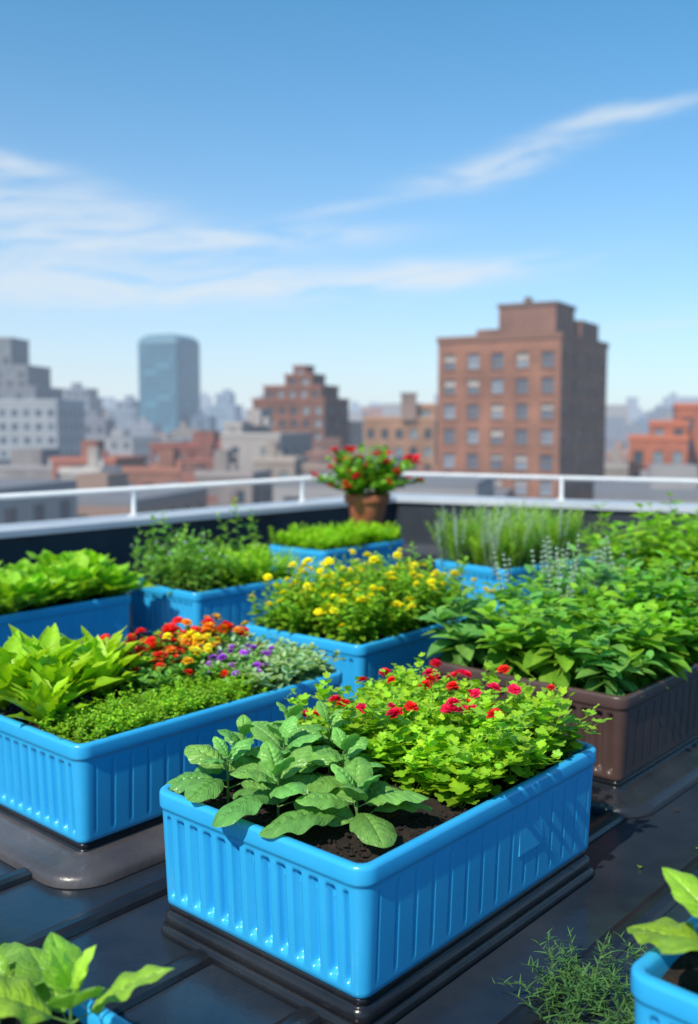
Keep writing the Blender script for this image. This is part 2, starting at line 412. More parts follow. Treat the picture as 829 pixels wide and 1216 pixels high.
def rosette(b,a,w,H=.2,n=26,t='lett',col=LIME,name='lettuce_plant',p0=.55,p1=.85):
    fb=Fol(); base=b.p(a,w)
    for i in range(n):
        q=i/n; aa=i*2.4+U(-.2,.2)
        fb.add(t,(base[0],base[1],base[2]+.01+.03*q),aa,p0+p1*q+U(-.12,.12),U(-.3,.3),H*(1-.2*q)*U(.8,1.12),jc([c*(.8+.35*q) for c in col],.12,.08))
    return fb.build(name,[M_leaf,M_petal])
for a,w,h in ((.10,.58,.29),(.27,.60,.28),(.46,.58,.24),(.19,.42,.25),(.37,.44,.21),(.08,.30,.18)):
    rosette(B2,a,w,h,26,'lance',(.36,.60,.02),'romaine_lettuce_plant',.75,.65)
def mk_thyme(fb,base,a,w):
    k0=1+.3*mnoise.noise(Vector((a*8,w*8,9)))
    for k in range(4):
        shoot(fb,base,U(0,6.28),U(.1,.8),U(.05,.10)*k0,15,.019,'ovs',(.27*k0,.52*k0,.025),-.1,.6,.1,.001,jit=.5)
cluster('thyme_border',B2,region(.07,.78,.06,.27,.030),mk_thyme)
def mk_flow(cols,prob,H=.13,leaf='ovs',ls=.04,fs=.045,lc=MID,shoots=3,n=10):
    def f(fb,base,a,w):
        for k in range(shoots):
            tp=shoot(fb,base,U(0,6.28),U(.1,.7),H*U(.7,1.1),n,ls,leaf,lc,-.1,.7,.15,.0018)
            if rnd.random()<prob:
                t2=(tp[0],tp[1],tp[2]+.012); fb.stem(tp,t2,.0012,(.1,.2,.04))
                fb.add('pompon',t2,U(0,6),U(-.5,.3),U(-.4,.4),fs*U(.7,1.2),jc(cols[int(U(0,len(cols)))],.15,0))
    return f
cluster('red_marigold_flowers',B2,region(.58,1.04,.50,.68,.05),mk_flow([(.85,.02,.01),(.85,.04,.01)],.5,.15,fs=.060))
cluster('yellow_marigold_flowers',B2,region(.70,1.0,.42,.56,.05),mk_flow([(1,.55,.01),(1,.75,.02),(.95,.3,.01)],.55,.17,fs=.052))
cluster('purple_flowers',B2,region(.74,.90,.18,.32,.045),mk_flow([(.42,.09,.66),(.55,.16,.75)],.6,.13,fs=.036))
cluster('variegated_foliage',B2,region(.78,1.09,.07,.46,.048),mk_flow([(.5,.3,.6)],.04,.12,'ov',.055,.03,lc=(.36,.55,.27)))
cluster('herb_foliage',B2,region(.50,.78,.28,.48,.05),mk_flow([(.8,.02,.01)],.10,.12,'ov',.045,.04,lc=(.18,.42,.06)))

def leafy(b,a,w,H,name='pepper_plant',col=MID,ls=.10,n=16,br=5,t='ov'):
    fb=Fol(); base=b.p(a,w)
    for k in range(br):
        az=k*2.4+U(-.3,.3); shoot(fb,base,az,U(.15,.65) if k else .03,H*U(.8,1.05),n,ls,t,col,-.35,.6,.18,.003,pairs=True,tip=.5,jit=.28)
    return fb.build(name,[M_leaf,M_petal])
for a,w in region(.11,1.25,.10,.74,.165,.15):
    leafy(B3,a,w,U(.22,.34)+.06*(a>.6),col=rnd.choice([(.15,.40,.035),(.26,.54,.035),(.18,.42,.09),(.22,.48,.04)]),ls=U(.10,.13),n=14,br=5)
def mk_yel(fb,base,a,w):
    e=1-max(abs(a-.475)/.5,abs(w-.35)/.38)**2
    Hh=(.17+.17*max(0,e))
    for k in range(4):
        tp=shoot(fb,base,U(0,6.28),U(.05,.75),Hh*U(.7,1.1),15,.045,'ovs',(.25,.50,.03),-.2,.7,.12,.002)
        if rnd.random()<.36:
            fb.add('pompon',(tp[0],tp[1],tp[2]+.01),U(0,6),U(-.5,.3),U(-.4,.4),U(.034,.056),jc((1,.84,.01),.05,0))
cluster('yellow_flower_bush',B4,region(.06,.89,.06,.64,.064),mk_yel)
def mk_fine(H,col,ls=.03,t='ovs',n=14,sh=3,prob=0,fc=(.3,.2,.5)):
    def f(fb,base,a,w):
        k0=1+.35*mnoise.noise(Vector((a*6,w*6,H*50)))
        for k in range(sh):
            tp=shoot(fb,base,U(0,6.28),U(.03,.5),H*U(.7,1.15)*k0,n,ls,t,col,.0,.9,.1,.0016)
            if rnd.random()<prob: fb.add('pompon',tp,U(0,6),0,0,U(.02,.03),fc)
    return f
cluster('parsley_bed',B5,region(.30,.80,.05,.60,.055),mk_fine(.19,(.34,.62,.03),.04))
cluster('herb_foliage',B5,region(.05,.32,.06,.60,.07),mk_fine(.28,(.22,.45,.07),.05,'ov',12,3,.35,(.6,.58,.8)))
def sprig(b,a,w,H,name='tall_herb_sprig',col=(.24,.48,.06)):
    fb=Fol(); base=b.p(a,w)
    shoot(fb,base,U(0,6.28),.15,H,18,.065,'ov',col,-.1,.8,.3,.003)
    shoot(fb,base,U(0,6.28),.3,H*.8,14,.06,'ov',col,-.1,.8,.3,.003)
    fb.build(name,[M_leaf,M_petal])
for a,w,h in ((.1,.5,.44),(.22,.55,.42),(.75,.5,.50),(.8,.35,.42),(.15,.35,.38),(.12,.2,.33)): sprig(B5,a,w,h)
for a,w,h in ((.85,.3,.36),(.9,.15,.30)): sprig(B4,a,w,h)
for a,w in region(.15,1.0,.10,.60,.17,.2): rosette(B6,a,w,U(.2,.28),26,'lett',(.30,.58,.03))
cluster('thyme_foliage',B7,region(.05,.92,.05,.54,.06),mk_fine(.15,(.34,.62,.02),.045))
def mk_spike(fb,base,a,w):
    for k in range(4):
        shoot(fb,base,U(0,6.28),U(.03,.45),U(.18,.42),26,.07,'needle',(.32,.58,.05),.2,1.0,.1,.0018)
    for k in range(2):
        fb.add('blade',base,U(0,6.28),U(.9,1.45),0,(U(.2,.38),U(.2,.40),.3),jc((.30,.56,.06)))
cluster('dill_bed',B8,region(.06,.95,.06,.56,.08),mk_spike)
def mk_lav(fb,base,a,w):
    for k in range(4):
        az=U(0,6.28);ln=U(.05,.25);H=U(.32,.46)
        tp=shoot(fb,base,az,ln,H,10,.045,'needle',(.40,.55,.32),.4,1,.05,.0022,curve=0)
        for q in range(9):
            s=.5+.5*q/9; p=(base[0]+(tp[0]-base[0])*s,base[1]+(tp[1]-base[1])*s,base[2]+(tp[2]-base[2])*s)
            fb.add('spike',p,U(0,6),0,0,.046*(1.2-s*.6),jc((.62,.72,.62),.1,.02))
cluster('white_sage_spikes',B3,region(.60,1.2,.62,.80,.14),mk_lav)
cluster('white_sage_spikes',B8,region(.02,.6,.05,.5,.15),mk_lav)
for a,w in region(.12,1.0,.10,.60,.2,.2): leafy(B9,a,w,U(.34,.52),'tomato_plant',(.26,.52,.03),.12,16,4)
# foreground beds
basil(B10,.49,.10,.12,.165,'young_pepper_plant',(.28,.52,.05),8,'bigflat',.40,1.35,.5)
basil(B10,.44,.24,.09,.12,'young_pepper_plant',(.22,.46,.05),6,'bigflat',.3,1.2,.3)
basil(B10,.47,.39,.09,.09,'young_pepper_plant',(.16,.36,.06),8,'bigflat')
basil(B11,.10,.47,.16,.145,'young_pepper_plant',(.28,.52,.04),8,'bigflat',.1,1.1,.9)
basil(B11,.24,.50,.20,.12,'young_pepper_plant',(.28,.52,.04),8,'bigflat')
fb=Fol()
for i in range(90):
    p=(.57+U(-.14,.13),2.06+U(-.16,.12),.003)
    shoot(fb,p,U(0,6.28),U(.3,1.0),U(.08,.16),20,.032,'needle',(.12,.27,.07),0,.5,.1,.0012,jit=.4)
fb.build('ground_fern',[M_leaf,M_petal])

# ------------------------------------------------------------------ terracotta pot with stand
def lathe(name,prof,mat,parent,n=48):
    V=[];F=[]
    for r,z in prof:
        for i in range(n):
            a=2*math.pi*i/n; V.append((r*math.cos(a),r*math.sin(a),z))
    for j in range(len(prof)-1):
        for i in range(n): F.append((j*n+i,j*n+(i+1)%n,(j+1)*n+(i+1)%n,(j+1)*n+i))
    return mesh_obj(name,V,F,[mat],smooth=True,parent=parent)
PX,PY=.15,8.1
E=empty('terracotta_pot',(PX,PY,.41))
lathe('pot_body',[(0,0),(.11,0),(.118,.004),(.165,.225),(.166,.228),(.185,.23),(.19,.235),(.192,.29),(.188,.297),(.175,.297),(.168,.29),(.160,.2),(0,.2)],M_terra,E)
lathe('soil',[(0,.262),(.165,.258)],M_soil,E)
E=empty('plant_stand',(PX,PY,0))
lathe('stand_top',[(0,.385),(.2,.385),(.205,.39),(.205,.405),(.2,.409),(0,.409)],M_black,E)
for i in range(4):
    a=math.pi/4+i*math.pi/2; V=[];x,y=.16*math.cos(a),.16*math.sin(a)
    for z in (.0,.386):
        for dx,dy in ((-.015,-.015),(.015,-.015),(.015,.015),(-.015,.015)): V.append((x*(1.1-.1*z)+dx,y*(1.1-.1*z)+dy,z))
    mesh_obj('leg_%d'%i,V,[(0,1,5,4),(1,2,6,5),(2,3,7,6),(3,0,4,7),(4,5,6,7)],[M_black],parent=E)
fb=Fol()
for k in range(110):
    base=(PX+U(-.11,.11),PY+U(-.11,.11),.675)
    az=math.atan2(-(base[0]-PX),(base[1]-PY))
    ln=U(.05,1.1); tp=shoot(fb,base,az+U(-.6,.6),ln,U(.2,.42)*(1.05),12,.08,'round',(.20,.46,.04),-.1,.7,.38,.003,curve=.3)
    if rnd.random()<.36:
        for q in range(4): fb.add('pompon',(tp[0]+U(-.025,.025),tp[1]+U(-.025,.025),tp[2]+U(0,.03)),U(0,6),U(-.5,.5),0,U(.045,.07),jc((.85,.02,.05),.2,0))
fb.build('red_geranium_plant',[M_leaf,M_petal])

# ------------------------------------------------------------------ roof, parapet, railing
CR=(.46,9.76); dl=(-.681,-.732); dr=(.902,-.432)
Lend=(CR[0]+dl[0]*14,CR[1]+dl[1]*14); Rend=(CR[0]+dr[0]*12,CR[1]+dr[1]*12)
nl=(-.732,.681); nr=(.432,.902)
def off3(o):
    pl=(Lend[0]+nl[0]*o,Lend[1]+nl[1]*o); pr=(Rend[0]+nr[0]*o,Rend[1]+nr[1]*o)
    mx,my=nl[0]+nr[0],nl[1]+nr[1]; k=o*2/(mx*mx+my*my)
    return [pl,(CR[0]+mx*k,CR[1]+my*k),pr]
def extr(name,prof,mat,parent,close=True,smooth=False):
    V=[];F=[];n=len(prof)
    for (o,z) in prof:
        for p in off3(o): V.append((p[0],p[1],z))
    for j in range(n if close else n-1):
        k=(j+1)%n
        for i in range(2): F.append((j*3+i,j*3+i+1,k*3+i+1,k*3+i))
    if close: F.append(tuple(j*3 for j in range(n))); F.append(tuple(j*3+2 for j in range(n-1,-1,-1)))
    return mesh_obj(name,V,F,[mat],smooth=smooth,parent=parent)
M_own=mat_brick('own_building_brick',(.25,.10,.07),(.2,.085,.06))
E=empty('rooftop_building')
o=off3(.25)
poly=[o[0],o[1],o[2],(Rend[0]+.25,-7),(Lend[0]-.25,-7)]
V=[(p[0],p[1],0) for p in poly]; mesh_obj('roof_deck',V,[(4,3,2,1,0)],[M_roof],parent=E)
V=[(p[0],p[1],-.01) for p in poly]+[(p[0],p[1],-30) for p in poly]
mesh_obj('walls',V,[(i,(i+1)%5,5+(i+1)%5,5+i) for i in range(5)],[M_own],parent=E)
E=empty('parapet_wall')
extr('upstand',[(0,.001),(0,.50),(.25,.50),(.25,.001)],M_pwall,E)
extr('cant_strip',[(-.09,.002),(-.0015,.09),(-.0015,.002)],M_pwall,E)
extr('coping',[(-.04,.505),(-.04,.55),(-.03,.556),(.33,.560),(.34,.555),(.34,.505)],M_coping,E)
E=empty('metal_railing')
def tube_poly(name,pts,r,mat,parent,n=10):
    cu=bpy.data.curves.new(name,'CURVE'); cu.dimensions='3D'; cu.bevel_depth=r; cu.bevel_resolution=3; cu.materials.append(mat)
    s=cu.splines.new('POLY'); s.points.add(len(pts)-1)
    for i,p in enumerate(pts): s.points[i].co=(*p,1)
    o=bpy.data.objects.new(name,cu); return link(o,parent)
q=off3(.18); tube_poly('top_rail',[(p[0],p[1],.77) for p in q],.022,M_rail,E)
def post(x,y,i):
    tube_poly('post_%d'%i,[(x,y,.558),(x,y,.77)],.020,M_rail,E)
    V=[];s=.05
    for z in (.561,.572):
        for a in range(12): V.append((x+s*math.cos(a*math.pi/6),y+s*math.sin(a*math.pi/6),z))
    mesh_obj('flange_%d'%i,V,[(a,(a+1)%12,12+(a+1)%12,12+a) for a in range(12)]+[tuple(range(12,24))],[M_rail],parent=E)
i=0
for s in (1.25,3.1,5.2,7,8.8,10.6,12.4): post(q[1][0]+dl[0]*s,q[1][1]+dl[1]*s,i); i+=1
for s in np.arange(1.75,11.5,1.35): post(q[1][0]+dr[0]*s,q[1][1]+dr[1]*s,i); i+=1
E=empty('roof_seam_battens')
e1=(math.cos(R(48.8)),math.sin(R(48.8)));e2=(-e1[1],e1[0]); V=[];F=[]
for k in range(-14,14):
    c=-.03+k*.36
    s0=-4; s1=12
    for s in np.arange(0,13,.1):
        x=e2[0]*c+e1[0]*s; y=e2[1]*c+e1[1]*s
        if (x-CR[0])*nl[0]+(y-CR[1])*nl[1]>-.12 or (x-CR[0])*nr[0]+(y-CR[1])*nr[1]>-.12: s1=s;break
    if s1<1: continue
    pr=[(-.035,.002),(-.028,.014),(-.010,.02),(.010,.02),(.028,.014),(.035,.002)];o=len(V)
    for (w,z) in pr:
        for s in (s0,s1): V.append((e2[0]*(c+w)+e1[0]*s,e2[1]*(c+w)+e1[1]*s,z))
    for j in range(5): F.append((o+2*j,o+2*j+1,o+2*j+3,o+2*j+2))
mesh_obj('battens',V,F,[M_black],parent=E)
fb=Fol()
for i in range(45):
    a=U(-1.2,1.6); y=U(1.3,4.2)
    fb.add('ovs',(a,y,U(.006,.012)),U(0,6.28),U(-.1,.2),U(-.3,.3),U(.010,.026),jc(rnd.choice([(.16,.20,.03),(.10,.05,.02),(.2,.36,.04)]),.2,.1))
fb.build('fallen_leaves',[M_leaf,M_petal])

# ------------------------------------------------------------------ city
GZ=-30
mats_cache={}
def haze_at(D): return min(.9,1-math.exp(-D/1250))*.95  # share of painted haze glow, growing with distance
def glass(haze,c,rough=.15):
    k=('g',round(haze,1),c,rough)
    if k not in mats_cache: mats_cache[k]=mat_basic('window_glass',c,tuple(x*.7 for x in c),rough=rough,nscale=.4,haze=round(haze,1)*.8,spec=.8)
    return mats_cache[k]
def wallmat(kind,c,haze):
    k=(kind,c,round(haze,1))
    if k not in mats_cache:
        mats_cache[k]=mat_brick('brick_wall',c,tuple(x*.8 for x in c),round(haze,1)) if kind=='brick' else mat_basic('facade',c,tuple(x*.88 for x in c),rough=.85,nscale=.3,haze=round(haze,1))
    return mats_cache[k]
class BM:
    def __init__(s): s.V=[];s.F=[];s.M=[]
    def q(s,pts,m=0):
        o=len(s.V); s.V+=pts; s.F.append(tuple(range(o,o+len(pts)))); s.M.append(m)
    def box(s,o,ex,ey,x0,x1,y0,y1,z0,z1,m=0):
        P=lambda x,y,z:(o[0]+ex[0]*x+ey[0]*y,o[1]+ex[1]*x+ey[1]*y,z)
        s.q([P(x0,y0,z0),P(x1,y0,z0),P(x1,y0,z1),P(x0,y0,z1)],m); s.q([P(x1,y0,z0),P(x1,y1,z0),P(x1,y1,z1),P(x1,y0,z1)],m)
        s.q([P(x1,y1,z0),P(x0,y1,z0),P(x0,y1,z1),P(x1,y1,z1)],m); s.q([P(x0,y1,z0),P(x0,y0,z0),P(x0,y0,z1),P(x0,y1,z1)],m)
        s.q([P(x0,y0,z1),P(x1,y0,z1),P(x1,y1,z1),P(x0,y1,z1)],m); s.q([P(x0,y1,z0),P(x1,y1,z0),P(x1,y0,z0),P(x0,y0,z0)],m)
    def wall(s,p0,p1,z0,z1,nc,nr,wf,hf,rec,r,sill=False,mull=False):
        d=(p1[0]-p0[0],p1[1]-p0[1]);L=math.hypot(*d);u=(d[0]/L,d[1]/L);n=(u[1],-u[0])
        P=lambda x,z,o=0:(p0[0]+u[0]*x+n[0]*o,p0[1]+u[1]*x+n[1]*o,z)
        cw=L/nc;ch=(z1-z0)/nr
        for j in range(nr):
            for i in range(nc):
                x0=i*cw;x1=x0+cw;a=z0+j*ch;b=a+ch
                wx0=x0+cw*(1-wf)/2;wx1=x1-cw*(1-wf)/2;wz0=a+ch*(1-hf)*.5;wz1=b-ch*(1-hf)*.5
                s.q([P(x0,a),P(x1,a),P(x1,wz0),P(x0,wz0)]);s.q([P(x0,wz1),P(x1,wz1),P(x1,b),P(x0,b)])
                s.q([P(x0,wz0),P(wx0,wz0),P(wx0,wz1),P(x0,wz1)]);s.q([P(wx1,wz0),P(x1,wz0),P(x1,wz1),P(wx1,wz1)])
                s.q([P(wx0,wz0),P(wx1,wz0),P(wx1,wz0,-rec),P(wx0,wz0,-rec)]);s.q([P(wx0,wz1,-rec),P(wx1,wz1,-rec),P(wx1,wz1),P(wx0,wz1)])
                s.q([P(wx0,wz0,-rec),P(wx0,wz1,-rec),P(wx0,wz1),P(wx0,wz0)]);s.q([P(wx1,wz0),P(wx1,wz1),P(wx1,wz1,-rec),P(wx1,wz0,-rec)])
                g=1 if r.random()<.55 else 2
                s.q([P(wx0,wz0,-rec),P(wx1,wz0,-rec),P(wx1,wz1,-rec),P(wx0,wz1,-rec)],g)
                if mull:
                    t=.06
                    mxx=(wx0+wx1)/2; mz=(wz0+wz1)/2
                    s.box(p0,u,n,mxx-t,mxx+t,-rec+.01,-rec+.08,wz0+.01,wz1-.01,3)
                    s.box(p0,u,n,wx0+.01,mxx-t-.002,-rec+.01,-rec+.07,mz-t,mz+t,3); s.box(p0,u,n,mxx+t+.002,wx1-.01,-rec+.01,-rec+.07,mz-t,mz+t,3)
                    if r.random()<.35: # roller blind part-way down
                        s.box(p0,u,n,wx0+.03,wx1-.03,-rec+.003,-rec+.008,wz0+(wz1-wz0)*r.uniform(.45,.75),wz1-.01,5)
                if sill: 
                    s.box(p0,u,n,wx0-.15,wx1+.15,.004,.15,wz0-.25,wz0-.02,3); s.box(p0,u,n,wx0-.12,wx1+.12,.004,.08,wz1+.02,wz1+.32,3)
def building(name,corner,ang,w,d,ztop,kind='plain',c=(.35,.33,.3),floor=3.4,bay=3.2,wf=.5,hf=.55,D=None,z0=GZ,detail=False,tiers=(),bulk=True,seed=1,gl=(.05,.08,.11),gl2=(.22,.28,.33),parent=None,trim=None,hz=None):
    r=random.Random(seed)
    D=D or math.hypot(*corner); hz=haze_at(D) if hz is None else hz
    E=parent or empty(name,(corner[0],corner[1],0),R(ang))
    B=BM(); rec=.25
    def block(x0,y0,x1,y1,za,zb,m):
        nr=max(1,round((zb-za)/floor)); nx=max(1,round((x1-x0)/bay)); ny=max(1,round((y1-y0)/bay))
        for (a,b,nn) in (((x0,y0),(x1,y0),nx),((x1,y0),(x1,y1),ny),((x1,y1),(x0,y1),nx),((x0,y1),(x0,y0),ny)):
            B.wall(a,b,za,zb-(.9 if nr>1 else .0),nn,nr,wf,hf,rec,r,sill=detail,mull=detail)
            if nr>1: B.q([(a[0],a[1],zb-.9),(b[0],b[1],zb-.9),(b[0],b[1],zb),(a[0],a[1],zb)])
        t=.35
        for (bx0,by0,bx1,by1) in ((x0-t*.5,y0-t*.5,x1+t*.5,y0+t),(x0-t*.5,y1-t,x1+t*.5,y1+t*.5),(x0-t*.5,y0+t,x0+t,y1-t),(x1-t,y0+t,x1+t*.5,y1-t)):
            B.box((0,0),(1,0),(0,1),bx0,bx1,by0,by1,zb+.0,zb+.7,3)
        B.q([(x0,y0,zb-.01),(x1,y0,zb-.01),(x1,y1,zb-.01),(x0,y1,zb-.01)],4)
    block(0,0,w,d,z0,ztop,0)
    zb=ztop
    for (fx0,fy0,fx1,fy1,h) in tiers:
        block(w*fx0,d*fy0,w*fx1,d*fy1,zb,zb+h,0); zb+=h
    if bulk:
        bx=w*r.uniform(.2,.5);by=d*r.uniform(.2,.5)
        B.box((0,0),(1,0),(0,1),bx,bx+w*.25,by,by+d*.25,zb,zb+3.2,0)
        B.box((0,0),(1,0),(0,1),bx+w*.3,bx+w*.38,by,by+d*.1,zb,zb+1.6,3)
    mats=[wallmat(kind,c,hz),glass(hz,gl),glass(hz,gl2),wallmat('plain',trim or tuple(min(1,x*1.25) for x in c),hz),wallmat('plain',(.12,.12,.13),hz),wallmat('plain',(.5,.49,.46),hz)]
    return mesh_obj('structure',B.V,B.F,mats,B.M,parent=E),E

def W(px,D): return ((px-414.5)/1175*D, D)
def Z(py,D): return 1.3+(500-py)/1170*D
ob,E=building('brick_apartment_building',(11.3,126),-30,16,20,Z(404,120),'brick',(.31,.125,.07),floor=3.25,bay=3.1,wf=.46,hf=.56,D=118,detail=True,bulk=False,gl=(.10,.17,.24),gl2=(.26,.36,.46),trim=(.22,.10,.065),hz=.1)
B=BM(); zt=Z(404,120)
ex,ey=(1,0),(0,1)
B.box((0,0),ex,ey,7.3,14.6,2.0,9.5,zt,zt+4.2,0); B.box((0,0),ex,ey,7.1,14.8,1.8,9.7,zt+4.2,zt+4.6,1)
B.box((0,0),ex,ey,3.5,7.2,4.0,8.5,zt,zt+1.8,0); B.box((0,0),ex,ey,12,15.3,10.2,18,zt,zt+3.0,0)
B.box((0,0),ex,ey,2,3,10,11,zt,zt+2.4,1); B.box((0,0),ex,ey,10.2,11.0,3,3.8,zt+4.6,zt+5.4,1)
mesh_obj('roof_bulkhead',B.V,B.F,[wallmat('brick',(.25,.11,.075),.1),wallmat('plain',(.16,.09,.07),.1)],B.M,parent=E)

def bpx(name,x0,x1,ytop,D,ang=-12,dep=1.0,**k):
    xa,_=W(x0,D);xb,_=W(x1,D); w=(xb-xa)/(math.cos(R(ang)))
    return building(name,(xa,D),ang,w,w*dep,Z(ytop,D),**k)
bpx('white_office_building',-75,72,478,230,-6,.6,c=(.30,.315,.34),floor=3.3,bay=2.9,wf=.55,hf=.5,seed=2,gl=(.06,.09,.14),gl2=(.12,.17,.23),bulk=False)
bpx('stepped_tower',-60,46,462,300,-6,.8,c=(.17,.175,.20),floor=3.5,bay=3.4,seed=3,tiers=((.2,.1,.88,.9,6.5),(.3,.2,.66,.8,8.5)),bulk=False)
# glass tower
D=420; xa=W(166,D)[0]; xb=W(228,D)[0]; zt=Z(408,D)
B=BM(); cx=(xa+xb)/2; w=(xb-xa)*.93; N_=40; ring=[]
for i in range(N_):
    a=2*math.pi*i/N_; c_,s_=math.cos(a),math.sin(a)
    ring.append((math.copysign(abs(c_)**.24,c_)*w/2,math.copysign(abs(s_)**.24,s_)*w/2))
rows=24
for j in range(rows):
    za=GZ+(zt-GZ)*j/rows; zb=GZ+(zt-GZ)*(j+1)/rows
    for i in range(N_):
        p,q_=ring[i],ring[(i+1)%N_]
        B.q([(p[0],p[1],za),(q_[0],q_[1],za),(q_[0],q_[1],zb-.6),(p[0],p[1],zb-.6)],0 if (i*7+j*3)%5 else 2)
        k=1.008; B.q([(p[0]*k,p[1]*k,zb-.6),(q_[0]*k,q_[1]*k,zb-.6),(q_[0]*k,q_[1]*k,zb),(p[0]*k,p[1]*k,zb)],1)
pr=1.0
for (k,h) in ((.97,1.3),(.88,2.6),(.7,3.6),(.4,4.1),(.0,4.2)):
    h0={.97:0,.88:1.3,.7:2.6,.4:3.6,.0:4.1}[k]
    for i in range(N_):
        p,q_=ring[i],ring[(i+1)%N_]
        B.q([(p[0]*pr,p[1]*pr,zt+h0),(q_[0]*pr,q_[1]*pr,zt+h0),(q_[0]*k,q_[1]*k,zt+h),(p[0]*k,p[1]*k,zt+h)],1)
    pr=k
E=empty('glass_skyscraper',(cx,D+w/2,0),R(-22))
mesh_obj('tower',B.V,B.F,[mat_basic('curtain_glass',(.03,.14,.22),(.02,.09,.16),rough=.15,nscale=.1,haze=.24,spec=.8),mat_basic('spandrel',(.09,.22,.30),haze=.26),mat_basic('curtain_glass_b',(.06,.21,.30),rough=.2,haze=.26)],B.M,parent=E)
g=(.16,.18,.23)
L_=[('office_building',72,108,474,430,g,(.1,.1,.9,.9,4)),('office_building',98,126,500,300,(.18,.18,.22),None),('office_building',128,163,487,480,(.19,.23,.30),(.2,.2,.8,.8,4)),
('office_building',150,182,505,380,(.22,.23,.28),None),('office_tower',245,279,482,600,(.18,.26,.36),(.25,.25,.8,.8,7)),('office_building',226,250,496,420,(.07,.12,.19),None),
('office_building',205,235,512,330,(.24,.20,.18),None),('office_building',380,415,507,420,(.2,.23,.28),None),('office_building',755,775,500,600,(.08,.15,.24),None),
('office_building',722,746,520,330,(.2,.21,.26),None)]
for i,(nm,x0,x1,y,D,c,t) in enumerate(L_):
    bpx(nm,x0,x1,y,D,-10,1,c=c,seed=20+i,tiers=(t,) if t else (),floor=3.6,bay=3.4)
for i,(x0,x1,y,D,c) in enumerate([(60,140,548,150,(.34,.11,.075)),(70,120,562,120,(.42,.38,.35)),(178,285,530,210,(.25,.075,.055)),(140,215,560,140,(.30,.12,.075)),(205,262,548,170,(.24,.085,.065)),(330,430,540,190,(.24,.13,.11)),(360,470,556,150,(.28,.20,.16)),(300,350,548,160,(.34,.28,.24)),(232,300,566,120,(.26,.22,.21)),(722,760,540,240,(.32,.18,.13)),(720,752,556,170,(.3,.27,.26)),(-90,78,556,170,(.26,.24,.25))]):
    bpx('brick_row_house',x0,x1,y,D,-14,1,kind='brick',c=c,seed=50+i,floor=3.2,bay=3)
bpx('concrete_building',262,334,518,185,-22,1.2,c=(.34,.30,.285),seed=70,bay=5,wf=.25,hf=.4,tiers=((.0,.1,.3,.9,2.0),))
bpx('brown_stepped_building',300,386,476,250,-20,.9,kind='brick',c=(.21,.085,.06),seed=71,bulk=False,tiers=((.12,.1,.92,.8,3.2),(.42,.1,.80,.6,2.8),(.5,.2,.68,.5,2.2)),hz=.14)
bpx('brown_annex_building',384,420,503,265,-20,.9,kind='brick',c=(.15,.09,.08),seed=72,bulk=False)
bpx('tan_apartment_building',432,516,499,190,-8,.7,kind='brick',c=(.38,.20,.12),seed=73,bulk=False,floor=3.4,bay=3,tiers=((.72,.1,1.0,.8,2.5),))
D=186;B=BM();xa=W(478,D)[0]
B.box((0,0),ex,ey,0,2.8,2,5,Z(499,D),Z(468,D),0);B.box((0,0),ex,ey,-.2,3.0,1.8,5.2,Z(468,D),Z(466,D),0)
E=empty('brick_chimney',(xa,D,0)); mesh_obj('stack',B.V,B.F,[wallmat('brick',(.3,.17,.12),.2)],parent=E)
bpx('orange_brick_building',748,812,522,150,-16,.8,kind='brick',c=(.46,.125,.055),seed=74,bulk=False,tiers=((.35,.1,1.0,.9,2.2),))
bpx('orange_brick_building',803,905,484,155,-16,.8,kind='brick',c=(.44,.12,.055),seed=75,bulk=True)
r=random.Random(3)
